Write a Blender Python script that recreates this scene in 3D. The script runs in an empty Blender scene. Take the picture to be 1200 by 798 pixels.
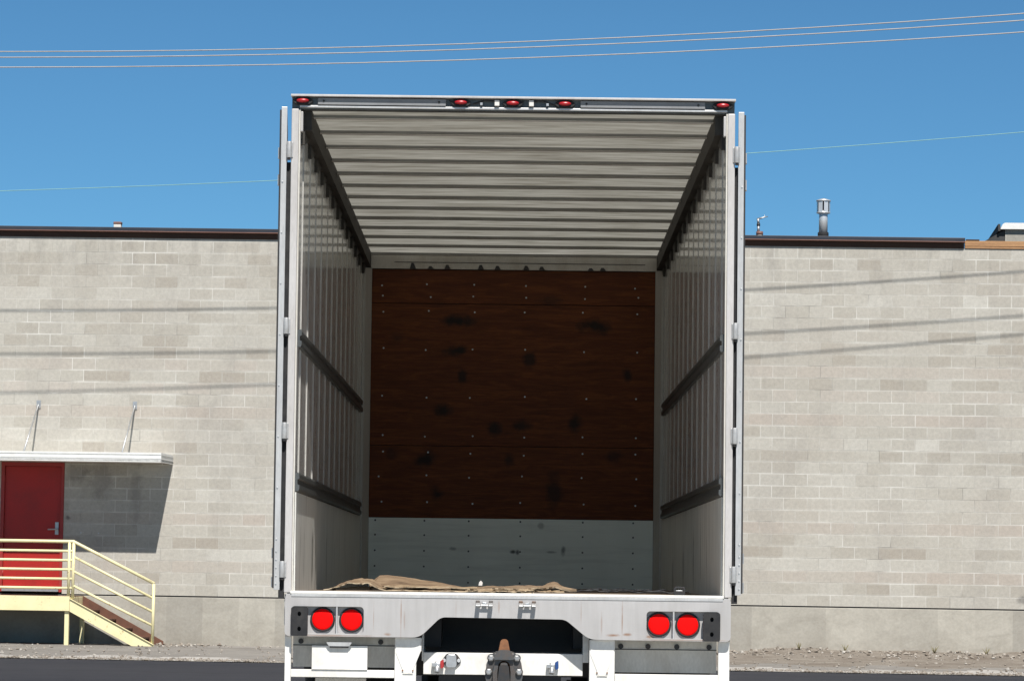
import bpy, math, random
from mathutils import Vector, Matrix, geometry
R = math.radians
random.seed(11)
S = bpy.context.scene
COL = S.collection

# ------------------------------------------------------------------ camera
cam = bpy.data.cameras.new('camera'); cam_o = bpy.data.objects.new('camera', cam); COL.objects.link(cam_o)
S.camera = cam_o
cam.sensor_width = 36; cam.lens = 120; cam.clip_start = .1; cam.clip_end = 5000
_r, _p, _y = R(.9), R(3.92), R(.12)
F = Vector((-math.sin(_y)*math.cos(_p), math.cos(_y)*math.cos(_p), math.sin(_p)))
R0 = Vector((math.cos(_y), math.sin(_y), 0)); U0 = R0.cross(F)
Ri = math.cos(_r)*R0 + math.sin(_r)*U0; Ui = -math.sin(_r)*R0 + math.cos(_r)*U0
M = Matrix((Ri, Ui, -F)).transposed().to_4x4(); M.translation = (0, 0, 1.31)
cam_o.matrix_world = M
S.render.resolution_x = 1024; S.render.resolution_y = 680

# ------------------------------------------------------------------ light
SUN_DIR = Vector((-.09, .615, -.784)).normalized()
ELEV = math.asin(-SUN_DIR.z)
w = bpy.data.worlds.new('World'); S.world = w; w.use_nodes = True
nt = w.node_tree; nt.nodes.clear()
sky = nt.nodes.new('ShaderNodeTexSky'); sky.sky_type = 'NISHITA'; sky.sun_disc = False
sky.sun_elevation = ELEV
tosun = -SUN_DIR
sky.sun_rotation = math.atan2(tosun.x, tosun.y)
sky.altitude = 1800; sky.air_density = .75; sky.dust_density = .0; sky.ozone_density = 5.0
hs = nt.nodes.new('ShaderNodeHueSaturation'); hs.inputs['Saturation'].default_value = 1.02; hs.inputs['Value'].default_value = 1.0
bg = nt.nodes.new('ShaderNodeBackground'); bg.inputs['Strength'].default_value = .10
wo = nt.nodes.new('ShaderNodeOutputWorld')
tc = nt.nodes.new('ShaderNodeTexCoord'); sz = nt.nodes.new('ShaderNodeSeparateXYZ'); nt.links.new(tc.outputs['Generated'], sz.inputs[0])
mr = nt.nodes.new('ShaderNodeMapRange'); nt.links.new(sz.outputs[2], mr.inputs[0])      # a high-altitude sky: deep overhead
for i_, v_ in enumerate((.16, .6, 1.0, .32)): mr.inputs[i_+1].default_value = v_
tn = nt.nodes.new('ShaderNodeVectorMath'); tn.operation = 'MULTIPLY'; tn.inputs[1].default_value = (.495, .74, .755); nt.links.new(sky.outputs[0], tn.inputs[0])
vm = nt.nodes.new('ShaderNodeVectorMath'); vm.operation = 'SCALE'; nt.links.new(tn.outputs[0], vm.inputs[0]); nt.links.new(mr.outputs[0], vm.inputs['Scale'])
nt.links.new(vm.outputs[0], hs.inputs['Color']); nt.links.new(hs.outputs[0], bg.inputs[0]); nt.links.new(bg.outputs[0], wo.inputs[0])
sl = bpy.data.lights.new('sun', 'SUN'); sl.energy = 5.0; sl.angle = R(.5); sl.color = (1, .96, .9)
so = bpy.data.objects.new('sun', sl); COL.objects.link(so)
so.rotation_euler = SUN_DIR.to_track_quat('-Z', 'Y').to_euler(); so.location = (10, -20, 40)
S.view_settings.view_transform = 'Standard'; S.view_settings.look = 'None'
S.view_settings.exposure = .27; S.view_settings.gamma = 1; S.view_settings.use_curve_mapping = False

# ------------------------------------------------------------------ node helper
class NT:
    def __init__(s, name):
        s.m = bpy.data.materials.new(name); s.m.use_nodes = True
        s.t = s.m.node_tree; s.t.nodes.clear()
        s.out = s.n('OutputMaterial'); s.b = s.n('BsdfPrincipled'); s.l(s.b.outputs[0], s.out.inputs[0])
    def n(s, kind, **k):
        x = s.t.nodes.new('ShaderNode'+kind)
        for a, v in k.items(): setattr(x, a, v)
        return x
    def l(s, a, b): s.t.links.new(a, b)
    def coord(s, scale=(1, 1, 1)):
        c = s.n('TexCoord'); m = s.n('Mapping'); m.inputs['Scale'].default_value = scale
        s.l(c.outputs['Object'], m.inputs['Vector']); return m.outputs[0]
    def noise(s, scale, detail=4, rough=.6, vec=None, dist=0):
        x = s.n('TexNoise'); x.inputs['Scale'].default_value = scale; x.inputs['Detail'].default_value = detail
        x.inputs['Roughness'].default_value = rough; x.inputs['Distortion'].default_value = dist
        if vec is not None: s.l(vec, x.inputs['Vector'])
        return x.outputs['Fac']
    def ramp(s, fac, stops):
        x = s.n('ValToRGB'); e = x.color_ramp.elements
        while len(e) < len(stops): e.new(.5)
        for q, (p, c) in zip(e, stops):
            q.position = p; q.color = (c[0], c[1], c[2], 1) if hasattr(c, '__len__') else (c, c, c, 1)
        s.l(fac, x.inputs[0]); return x.outputs[0]
    def mix(s, fac, a, b, mode='MIX'):
        x = s.n('Mix', data_type='RGBA', blend_type=mode)
        for v, i in ((fac, 0), (a, 6), (b, 7)):
            if hasattr(v, 'links') or hasattr(v, 'is_linked'): s.l(v, x.inputs[i])
            elif i == 0: x.inputs[0].default_value = v
            else: x.inputs[i].default_value = (v[0], v[1], v[2], 1)
        return x.outputs[2]
    def math(s, op, a, b=0, c=None):
        x = s.n('Math', operation=op)
        for i, v in enumerate((a, b, c)):
            if v is None: continue
            if hasattr(v, 'is_linked'): s.l(v, x.inputs[i])
            else: x.inputs[i].default_value = v
        return x.outputs[0]
    def bump(s, h, strength=.3, dist=.01):
        x = s.n('Bump'); x.inputs['Strength'].default_value = strength; x.inputs['Distance'].default_value = dist
        s.l(h, x.inputs['Height']); s.l(x.outputs[0], s.b.inputs['Normal'])
    def set(s, color=None, rough=None, metal=None, spec=None):
        for v, k in ((color, 'Base Color'), (rough, 'Roughness'), (metal, 'Metallic'), (spec, 'Specular IOR Level')):
            if v is None: continue
            if hasattr(v, 'is_linked'): s.l(v, s.b.inputs[k])
            elif k == 'Base Color': s.b.inputs[k].default_value = (v[0], v[1], v[2], 1)
            else: s.b.inputs[k].default_value = v

def worn(name, c, dirt, amount=.5, scale=3, rough=.5, metal=0, stretch=(1, 1, 1), fine=.12, spec=.5, bump=.0):
    """a base colour with patchy dirt (own shape, noise driven) and a fine grain"""
    t = NT(name); v = t.coord(stretch)
    f = t.ramp(t.noise(scale, 6, .65, v, .3), [(.42, 0), (.75, 1)])
    f = t.math('MULTIPLY', f, amount)
    col = t.mix(f, c, dirt)
    g = t.ramp(t.noise(scale*14, 3, .6, v), [(.3, 1-fine), (.7, 1)])
    col = t.mix(1.0, col, g, 'MULTIPLY')
    t.set(col, rough, metal, spec)
    if bump: t.bump(t.noise(scale*14, 3, .6, v), bump, .004)
    return t.m

def blobs(t, col, spots, dark, axis):
    """hand-placed stains: (u, z, ru, rz, strength) in the object's own coordinates"""
    c = t.n('TexCoord'); sx = t.n('SeparateXYZ'); t.l(c.outputs['Object'], sx.inputs[0])
    nz = t.noise(9, 3, .6, t.coord()); nz = t.math('MULTIPLY', t.math('SUBTRACT', nz, .5), 1.6)
    for (u, z, ru, rz, k) in spots:
        a = t.math('DIVIDE', t.math('SUBTRACT', sx.outputs[axis], u), ru)
        b = t.math('DIVIDE', t.math('SUBTRACT', sx.outputs[2], z), rz)
        d = t.math('SQRT', t.math('ADD', t.math('MULTIPLY', a, a), t.math('MULTIPLY', b, b)))
        d = t.math('ADD', d, nz)
        f = t.ramp(d, [(.35, k), (1.0, 0)])
        col = t.mix(f, col, dark)
    return col

# ------------------------------------------------------------------ materials
MAT = {}
MAT['white_paint'] = worn('white_paint', (.82, .81, .78), (.45, .40, .33), .35, 5, .45, 0, (1, 1, .5))
MAT['post_white'] = worn('post_white', (.53, .515, .51), (.33, .31, .29), .55, 6, .4, 0, (1, 1, .25))
MAT['alu'] = worn('alu', (.58, .58, .58), (.36, .355, .35), .6, 6, .42, .35, (1, 1, .25))
MAT['hinge_steel'] = worn('hinge_steel', (.48, .485, .49), (.30, .295, .29), .7, 30, .45, .3)
MAT['hook_steel'] = worn('hook_steel', (.115, .12, .125), (.19, .12, .08), .55, 20, .5, .6, bump=.3)
MAT['header_plate'] = worn('header_plate', (.25, .255, .265), (.18, .18, .185), .6, 6, .5, .2)
MAT['galv'] = worn('galv', (.55, .56, .57), (.36, .36, .36), .6, 22, .42, .7)
MAT['grey_panel'] = worn('grey_panel', (.70, .68, .63), (.50, .45, .38), .7, 7, .7, 0, (1, 1, .4))
MAT['rubber'] = worn('rubber', (.013, .014, .017), (.05, .048, .046), .6, 12, .8)
MAT['tyre'] = worn('tyre', (.018, .018, .018), (.05, .046, .04), .6, 9, .85)
MAT['dark_steel'] = worn('dark_steel', (.05, .052, .056), (.10, .07, .05), .6, 18, .5, .5)
MAT['chassis'] = worn('chassis', (.02, .022, .026), (.05, .045, .04), .6, 6, .65, .1)
MAT['rust'] = worn('rust', (.27, .12, .055), (.10, .05, .03), .9, 30, .8, .1, bump=.4)
MAT['cast_steel'] = worn('cast_steel', (.14, .13, .125), (.20, .11, .06), .8, 16, .55, .5, bump=.3)
MAT['rail_dark'] = worn('rail_dark', (.12, .128, .13), (.05, .052, .052), .7, 8, .4, .4, (1, .3, 1))
MAT['top_rail'] = worn('top_rail', (.035, .032, .028), (.07, .062, .05), .6, 9, .7, .1)  # trailer roof rail: its shade is put into the dark base
MAT['bow'] = worn('bow', (.26, .26, .25), (.13, .12, .11), .6, 8, .55, .3, (.3, 1, 1))
MAT['chrome'] = worn('chrome', (.74, .75, .77), (.6, .6, .6), .5, 20, .34, .45)
MAT['cap_flash'] = worn('cap_flash', (.028, .033, .048), (.06, .06, .065), .6, 4, .5, .2, (.4, 1, 1))
MAT['fascia_dark'] = worn('fascia_dark', (.07, .034, .02), (.028, .016, .012), .8, 3, .8, 0, (.3, 1, 1))
MAT['lumber'] = worn('lumber', (.48, .27, .13), (.28, .14, .07), .9, 6, .8, 0, (.25, 1, 3), .3)
t = NT('yellow'); y0 = t.mix(t.ramp(t.noise(4, 6, .65, t.coord()), [(.42, 0), (.75, .5)]), (.84, .76, .45), (.66, .56, .32))
chip = t.ramp(t.noise(13, 5, .8, t.coord()), [(.62, 0), (.66, .85)]); t.set(t.mix(chip, y0, (.30, .17, .07)), .5); MAT['yellow'] = t.m
MAT['tread'] = worn('tread', (.15, .065, .04), (.08, .04, .028), .8, 8, .8)
MAT['red_door'] = worn('red_door', (.42, .014, .010), (.30, .016, .012), .8, 3, .5)
MAT['red_frame'] = worn('red_frame', (.36, .03, .026), (.27, .026, .02), .8, 5, .5)
MAT['awning'] = worn('awning', (.84, .84, .82), (.6, .58, .54), .4, 5, .45)
MAT['roof_tar'] = worn('roof_tar', (.05, .05, .05), (.09, .085, .08), .6, 2, .9)
MAT['cable'] = worn('cable', (.40, .385, .38), (.28, .27, .265), .6, 8, .55)
MAT['green_cable'] = worn('green_cable', (.26, .50, .47), (.22, .42, .40), .6, 4, .6)
MAT['blue_plastic'] = worn('blue_plastic', (.015, .06, .22), (.02, .04, .10), .5, 20, .45)
MAT['red_plastic'] = worn('red_plastic', (.42, .03, .03), (.25, .03, .03), .5, 20, .45)
MAT['copper'] = worn('copper', (.22, .11, .09), (.14, .07, .05), .6, 12, .6)

# tail lamp lens: fine grid of the moulded lens in the normal
t = NT('red_lens'); v = t.coord((1, 1, 1))
ck = t.n('TexVoronoi'); ck.inputs['Scale'].default_value = 110; t.l(v, ck.inputs['Vector'])
t.set(t.mix(t.ramp(ck.outputs['Distance'], [(.2, 0), (.75, .55)]), (.95, .004, .004), (.62, .004, .004)), .5, 0, .08); t.bump(ck.outputs['Distance'], .12, .002); MAT['red_lens'] = t.m
t = NT('marker_lens'); t.set(t.mix(t.noise(25), (.46, .012, .02), (.34, .01, .018)), .3); MAT['marker_lens'] = t.m

# sill / bumper: dull grey aluminium with vertical run-off streaks and some rust
t = NT('sill_metal'); v = t.coord((17, 4, 1.6)); v2 = t.coord((2, 2, 2))
st = t.ramp(t.noise(1.6, 5, .6, v), [(.40, 0), (.72, 1)])
big = t.ramp(t.noise(1.4, 5, .6, v2, .4), [(.38, 0), (.72, 1)])
col = t.mix(t.math('MULTIPLY', big, .55), (.47, .46, .46), (.37, .36, .355))
col = t.mix(t.math('MULTIPLY', st, .30), col, (.30, .29, .28))
col = blobs(t, col, [(.62, .965, .05, .014, .9), (.70, .97, .035, .012, .8), (.83, .958, .03, .012, .7), (-.70, .955, .03, .012, .6),
                     (-.6, 1.03, .006, .06, .35), (.55, 1.03, .006, .08, .35), (-.05, 1.12, .008, .05, .35), (-.62, 1.06, .004, .14, .6), (-.78, 1.05, .003, .12, .5), (.67, 1.05, .004, .14, .6), (.43, 1.08, .003, .1, .45), (-.30, 1.1, .003, .07, .4), (1.0, .942, .3, .006, .5), (-1.0, .944, .3, .006, .5)], (.25, .13, .07), 0)
t.set(col, .5, .15, .4); t.bump(t.noise(40, 3), .08, .003); MAT['sill_metal'] = t.m

# liner of the side walls: scratched, semi gloss sheet with vertical grime
t = NT('liner'); v = t.coord((2, 5, .5)); v2 = t.coord((1, 2, 2))
a = t.ramp(t.noise(2.2, 6, .65, v), [(.35, 0), (.75, 1)])
b = t.ramp(t.noise(2.5, 6, .7, v2, .5), [(.45, 0), (.8, 1)])
col = t.mix(t.math('MULTIPLY', a, .55), (.79, .79, .775), (.52, .505, .475))
col = t.mix(t.math('MULTIPLY', b, .5), col, (.26, .22, .18))
sc = t.ramp(t.noise(34, 2, .5, t.coord((1, 1.0, 1.6)), 1.5), [(.70, 0), (.74, 1)])
col = t.mix(t.math('MULTIPLY', sc, .5), col, (.6, .58, .55))
t.set(col, t.math('MULTIPLY_ADD', a, .10, .07), .0, .5); t.bump(t.noise(3.0, 3, .5, t.coord((1, 1, .6))), .12, .02); MAT['liner'] = t.m
MAT['rib'] = worn('rib', (.54, .53, .50), (.42, .39, .36), .6, 7, .45, .0, (1, 1, .3))

def scuff_mat(name, base, dark, spots, axis):
    t = NT(name); v = t.coord((9, 9, .9) if axis else (.6, 1, 9)); v2 = t.coord()
    st = t.ramp(t.noise(1.7, 6, .7, v), [(.5, 0), (.78, 1 if axis else .35)])
    big = t.ramp(t.noise(2.2, 5, .6, v2), [(.35, 0), (.75, 1)])
    col = t.mix(t.math('MULTIPLY', big, .5), base, [c*.78 for c in base])
    col = t.mix(t.math('MULTIPLY', st, .6), col, dark)
    col = blobs(t, col, spots, dark, axis)
    t.set(col, .42, .1, .4); return t.m
MAT['scuff_left'] = scuff_mat('scuff_left', (.77, .77, .73), (.12, .11, .10),
    [(1.75, 1.40, .10, .22, .75), (2.1, 1.33, .07, .2, .6), (.9, 1.42, .04, .22, .5), (3.4, 1.4, .1, .25, .4), (.5, 1.35, .03, .25, .45)], 1)
MAT['scuff_right'] = scuff_mat('scuff_right', (.77, .77, .73), (.12, .11, .10),
    [(1.6, 1.45, .05, .2, .5), (3.2, 1.42, .12, .24, .55), (4.6, 1.38, .16, .2, .5), (6.2, 1.3, .2, .15, .5), (2.3, 1.5, .05, .25, .4)], 1)
MAT['scuff_front'] = scuff_mat('scuff_front', (.84, .87, .80), (.05, .05, .048),
    [(.02, 1.50, .035, .02, .9), (.06, 1.495, .02, .03, .8), (.44, 1.52, .025, .05, .7), (.34, 1.5, .05, .012, .5), (-.48, 1.52, .04, .02, .5), (.25, 1.72, .03, .03, .4)], 0)

# plywood front lining
t = NT('plywood'); v = t.coord((1.0, 1, 9)); 
g = t.noise(2.2, 7, .65, v, 1.2)
col = t.ramp(g, [(.25, (.085, .020, .005)), (.5, (.140, .037, .009)), (.62, (.190, .055, .013)), (.8, (.10, .026, .007))])
fine = t.ramp(t.noise(7, 7, .75, t.coord((1.0, 1, 26)), .8), [(.28, .50), (.5, .85), (.74, 1.35)])
col = t.mix(1.0, col, fine, 'MULTIPLY')
col = blobs(t, col, [(-.45, 3.42, 0.169, 0.065, .97), (-.47, 3.17, 0.130, 0.058, .95), (-.42, 2.96, 0.052, 0.078, .85), (-.57, 2.67, 0.104, 0.065, .9),
    (.69, 3.39, 0.169, 0.078, .95), (.96, 2.98, 0.052, 0.078, .85), (.14, 3.10, 0.065, 0.091, .8), (-.15, 2.53, 0.078, 0.078, .9), (.08, 2.55, 0.117, 0.065, .8),
    (.53, 2.57, 0.078, 0.091, .9), (-.72, 2.26, 0.117, 0.078, .92), (-.62, 1.97, 0.078, 0.078, .85), (-.02, 2.27, 0.065, 0.078, .7), (.36, 2.0, 0.078, 0.182, .7),
    (.85, 2.3, 0.078, 0.065, .6), (-1.0, 2.3, 0.065, 0.065, .5), (-.97, 3.27, 0.065, 0.052, .5), (.3, 3.6, 0.130, 0.039, .5)], (.012, .007, .006), 0)
t.set(col, .55, 0, .25); t.bump(g, .08, .004); MAT['plywood'] = t.m

# translucent fibreglass roof skin
t = NT('roof_skin'); v = t.coord((.6, 4.5, 1))
f = t.noise(3, 6, .65, v, .4); f2 = t.noise(16, 4, .6, t.coord((.4, 2, 1)))
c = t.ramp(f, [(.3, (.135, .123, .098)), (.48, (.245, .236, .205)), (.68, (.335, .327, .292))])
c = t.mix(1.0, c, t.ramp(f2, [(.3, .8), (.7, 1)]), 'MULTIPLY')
tr = t.n('BsdfTranslucent'); t.l(c, tr.inputs[0]); t.set(c, .6, 0, .2)
mx = t.n('MixShader'); mx.inputs[0].default_value = .78; t.l(t.b.outputs[0], mx.inputs[1]); t.l(tr.outputs[0], mx.inputs[2]); t.l(mx.outputs[0], t.out.inputs[0])
MAT['roof_skin'] = t.m

MAT['floor_wood'] = worn('floor_wood', (.28, .22, .17), (.14, .105, .08), .8, 4, .7, 0, (4, .4, 1), .4)

# cardboard
t = NT('cardboard'); v = t.coord((1, 1, 1))
col = t.ramp(t.noise(5, 6, .65, v), [(.3, (.10, .066, .042)), (.48, (.22, .152, .098)), (.75, (.33, .245, .16))])
fl = t.n('TexWave', wave_type='BANDS', bands_direction='X'); fl.inputs['Scale'].default_value = 45
t.l(t.coord(), fl.inputs['Vector'])
t.set(col, .85, 0, .2); t.bump(fl.outputs['Fac'], .15, .002); MAT['cardboard'] = t.m
t = NT('pale_cardboard'); t.set(t.ramp(t.noise(11, 6, .75, t.coord()), [(.3, (.17, .115, .07)), (.52, (.33, .24, .15)), (.7, (.50, .40, .27))]), .85, 0, .2); MAT['pale_cardboard'] = t.m
MAT['cut_edge'] = worn('cut_edge', (.52, .42, .29), (.20, .14, .09), .9, 26, .85, 0, (1, 1, 6))
t = NT('paper'); t.set(t.mix(t.noise(20), (.75, .73, .70), (.6, .57, .53)), .8); MAT['paper'] = t.m

# concrete block wall
BW, BH, ZJ = .392, .1985, .862
t = NT('block_wall'); c = t.n('TexCoord'); sx = t.n('SeparateXYZ'); t.l(c.outputs['Object'], sx.inputs[0])
zz = t.math('SUBTRACT', sx.outputs[2], ZJ)
cb = t.n('CombineXYZ'); t.l(t.math('ADD', sx.outputs[0], 40.07), cb.inputs[0]); t.l(zz, cb.inputs[1])
br = t.n('TexBrick', offset=.5, offset_frequency=2, squash=1.0)
for k, vv in (('Scale', 1), ('Mortar Size', .0068), ('Mortar Smooth', .15), ('Bias', 0), ('Brick Width', BW), ('Row Height', BH)): br.inputs[k].default_value = vv
br.inputs['Color1'].default_value = (0, 0, 0, 1); br.inputs['Color2'].default_value = (1, 1, 1, 1); br.inputs['Mortar'].default_value = (.5, .5, .5, 1)
t.l(cb.outputs[0], br.inputs['Vector'])
rnd = br.outputs['Color']
row = t.math('FLOOR', t.math('DIVIDE', zz, BH))
wn_ = t.n('TexWhiteNoise', noise_dimensions='1D'); t.l(row, wn_.inputs['W'])
patch = t.noise(.55, 4, .6, t.coord((.7, 1, 1.6)), .4)
k = t.math('ADD', t.math('MULTIPLY', rnd, .34), t.math('ADD', t.math('MULTIPLY', wn_.outputs[0], .30), t.math('MULTIPLY', patch, .46)))
blk = t.ramp(k, [(.20, (.365, .328, .280)), (.38, (.425, .400, .352)), (.55, (.465, .442, .394)), (.75, (.495, .475, .428)), (.93, (.575, .56, .512))])
pink = t.math('MULTIPLY', t.ramp(t.noise(.45, 3, .6, t.coord((.6, 1, 2.4))), [(.5, 0), (.7, 1)]), .45)
blk = t.mix(pink, blk, (.44, .40, .35))
# a few whole courses of browner block
rw = t.ramp(wn_.outputs[0], [(.80, 0), (.84, .55)])
blk = t.mix(t.math('MULTIPLY', rw, t.math('ADD', rnd, .15)), blk, (.40, .335, .285))
# lime washed out along the bed joints
fr = t.math('FRACT', t.math('DIVIDE', zz, BH))
bed = t.ramp(fr, [(.0, .55), (.16, 0), (.80, 0), (1.0, .5)])
bed = t.math('MULTIPLY', bed, t.ramp(t.noise(.9, 5, .65, t.coord((.8, 1, 1.2))), [(.42, 0), (.62, 1)]))
blk = t.mix(bed, blk, (.60, .59, .545))
stain = t.ramp(t.noise(1.1, 6, .7, t.coord((1, 1, .45)), .6), [(.50, 0), (.8, 1)])
blk = t.mix(t.math('MULTIPLY', stain, .6), blk, (.33, .31, .285))
# run-off just below the parapet
top = t.n('MapRange'); top.inputs[1].default_value = 6.0; top.inputs[2].default_value = 6.85; t.l(sx.outputs[2], top.inputs[0])
runs = t.ramp(t.noise(2.6, 6, .7, t.coord((1.6, 1, .35)), .5), [(.48, 0), (.72, 1)])
blk = t.mix(t.math('MULTIPLY', t.math('MULTIPLY', top.outputs[0], runs), .65), blk, (.25, .235, .215))
grain = t.ramp(t.noise(17, 6, .85, t.coord()), [(.3, .80), (.7, 1.10)])
blk = t.mix(1.0, blk, grain, 'MULTIPLY')
jn = t.ramp(t.noise(1.3, 3, .6, t.coord()), [(.36, (.235, .225, .205)), (.46, (.45, .435, .40)), (.58, (.68, .67, .63))])
jv = t.ramp(t.noise(.7, 4, .65, t.coord((.8, 1, 1.3)), .3), [(.40, .22), (.62, .80)])
blk = t.mix(t.math('MULTIPLY', br.outputs['Fac'], jv), blk, jn)
blk = blobs(t, blk, [(-7.55, 2.15, .05, .05, .8), (8.35, 1.02, .12, .10, .6), (-7.0, 2.8, .25, .5, .35), (-6.4, 2.6, .12, .7, .3), (-7.4, 2.9, .3, .2, .45)], (.13, .125, .12), 0)
t.set(blk, .9, 0, .2); t.bump(t.math('ADD', t.math('MULTIPLY', br.outputs['Fac'], -.7), t.math('MULTIPLY', grain, .5)), .35, .008)
MAT['block_wall'] = t.m

# poured foundation: form-panel tone steps plus stains
t = NT('foundation'); c = t.n('TexCoord'); sx = t.n('SeparateXYZ'); t.l(c.outputs['Object'], sx.inputs[0])
pan = t.math('FLOOR', t.math('DIVIDE', t.math('ADD', sx.outputs[0], 40), .61))
wn_ = t.n('TexWhiteNoise', noise_dimensions='1D'); t.l(pan, wn_.inputs['W'])
col = t.ramp(wn_.outputs[0], [(0, (.35, .332, .295)), (.5, (.405, .383, .337)), (1, (.475, .45, .395))])
s1 = t.ramp(t.noise(1.7, 7, .7, t.coord((1, 1, 1.7)), .8), [(.42, 0), (.75, 1)])
col = t.mix(t.math('MULTIPLY', s1, .6), col, (.27, .25, .215))
low = t.n('MapRange'); low.inputs[1].default_value = .5; low.inputs[2].default_value = .05; t.l(sx.outputs[2], low.inputs[0])
s2 = t.ramp(t.noise(2.6, 6, .7, t.coord((1, 1, .8)), .5), [(.35, 0), (.7, 1)])
col = t.mix(t.math('MULTIPLY', t.math('MULTIPLY', low.outputs[0], s2), .65), col, (.26, .23, .19))
col = t.mix(1.0, col, t.ramp(t.noise(24, 4, .7, t.coord()), [(.3, .88), (.7, 1.04)]), 'MULTIPLY')
t.set(col, .9, 0, .2); t.bump(s1, .15, .01); MAT['foundation'] = t.m

# ground materials
def ground(name, stops, sc, bumps=.3, stretch=(1, 1, 1)):
    t = NT(name); v = t.coord(stretch)
    a = t.noise(sc, 8, .7, v); b = t.noise(sc*22, 4, .75, v)
    col = t.ramp(a, stops)
    col = t.mix(1.0, col, t.ramp(b, [(.3, .65), (.7, 1.15)]), 'MULTIPLY')
    if name == 'asphalt':
        col = t.mix(t.ramp(t.noise(.8, 5, .7, t.coord((.12, 1, 1)), .6), [(.60, 0), (.68, .7)]), col, (.016, .016, .019))
        col = t.mix(t.ramp(t.noise(2.5, 5, .8, t.coord((.4, 1, 1)), .5), [(.66, 0), (.72, .5)]), col, (.09, .088, .085))
    t.set(col, .9, 0, .25); t.bump(b, bumps, .01); return t.m
MAT['asphalt'] = ground('asphalt', [(.3, (.030, .032, .042)), (.5, (.038, .040, .050)), (.72, (.050, .051, .060))], .5, .4, (.25, 1, 1))
MAT['concrete'] = ground('concrete', [(.3, (.38, .37, .345)), (.7, (.50, .485, .455))], .6)  # pale tone for the added bounce ground by the trailer
MAT['earth'] = ground('earth', [(.3, (.24, .21, .17)), (.7, (.34, .30, .25))], .3)
MAT['shoulder'] = ground('shoulder', [(.3, (.20, .185, .17)), (.5, (.26, .245, .228)), (.72, (.33, .31, .285))], .55, .5, (.35, 1, 1))
MAT['verge'] = ground('verge', [(.3, (.36, .345, .32)), (.55, (.50, .48, .455)), (.75, (.62, .60, .57))], 1.3, .6)
MAT['dirt'] = ground('dirt', [(.3, (.16, .13, .105)), (.5, (.235, .205, .175)), (.72, (.33, .30, .26))], 1.0, .6)
t = NT('stone'); oi = t.n('TexCoord'); 
t.set(t.ramp(t.noise(7, 2, .5, t.coord()), [(.32, (.16, .13, .105)), (.52, (.30, .265, .225)), (.74, (.52, .50, .465))]), .9); MAT['stone'] = t.m
t = NT('dry_stalk'); t.set(t.mix(t.noise(9), (.25, .19, .09), (.12, .13, .05)), .9); MAT['dry_stalk'] = t.m

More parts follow.
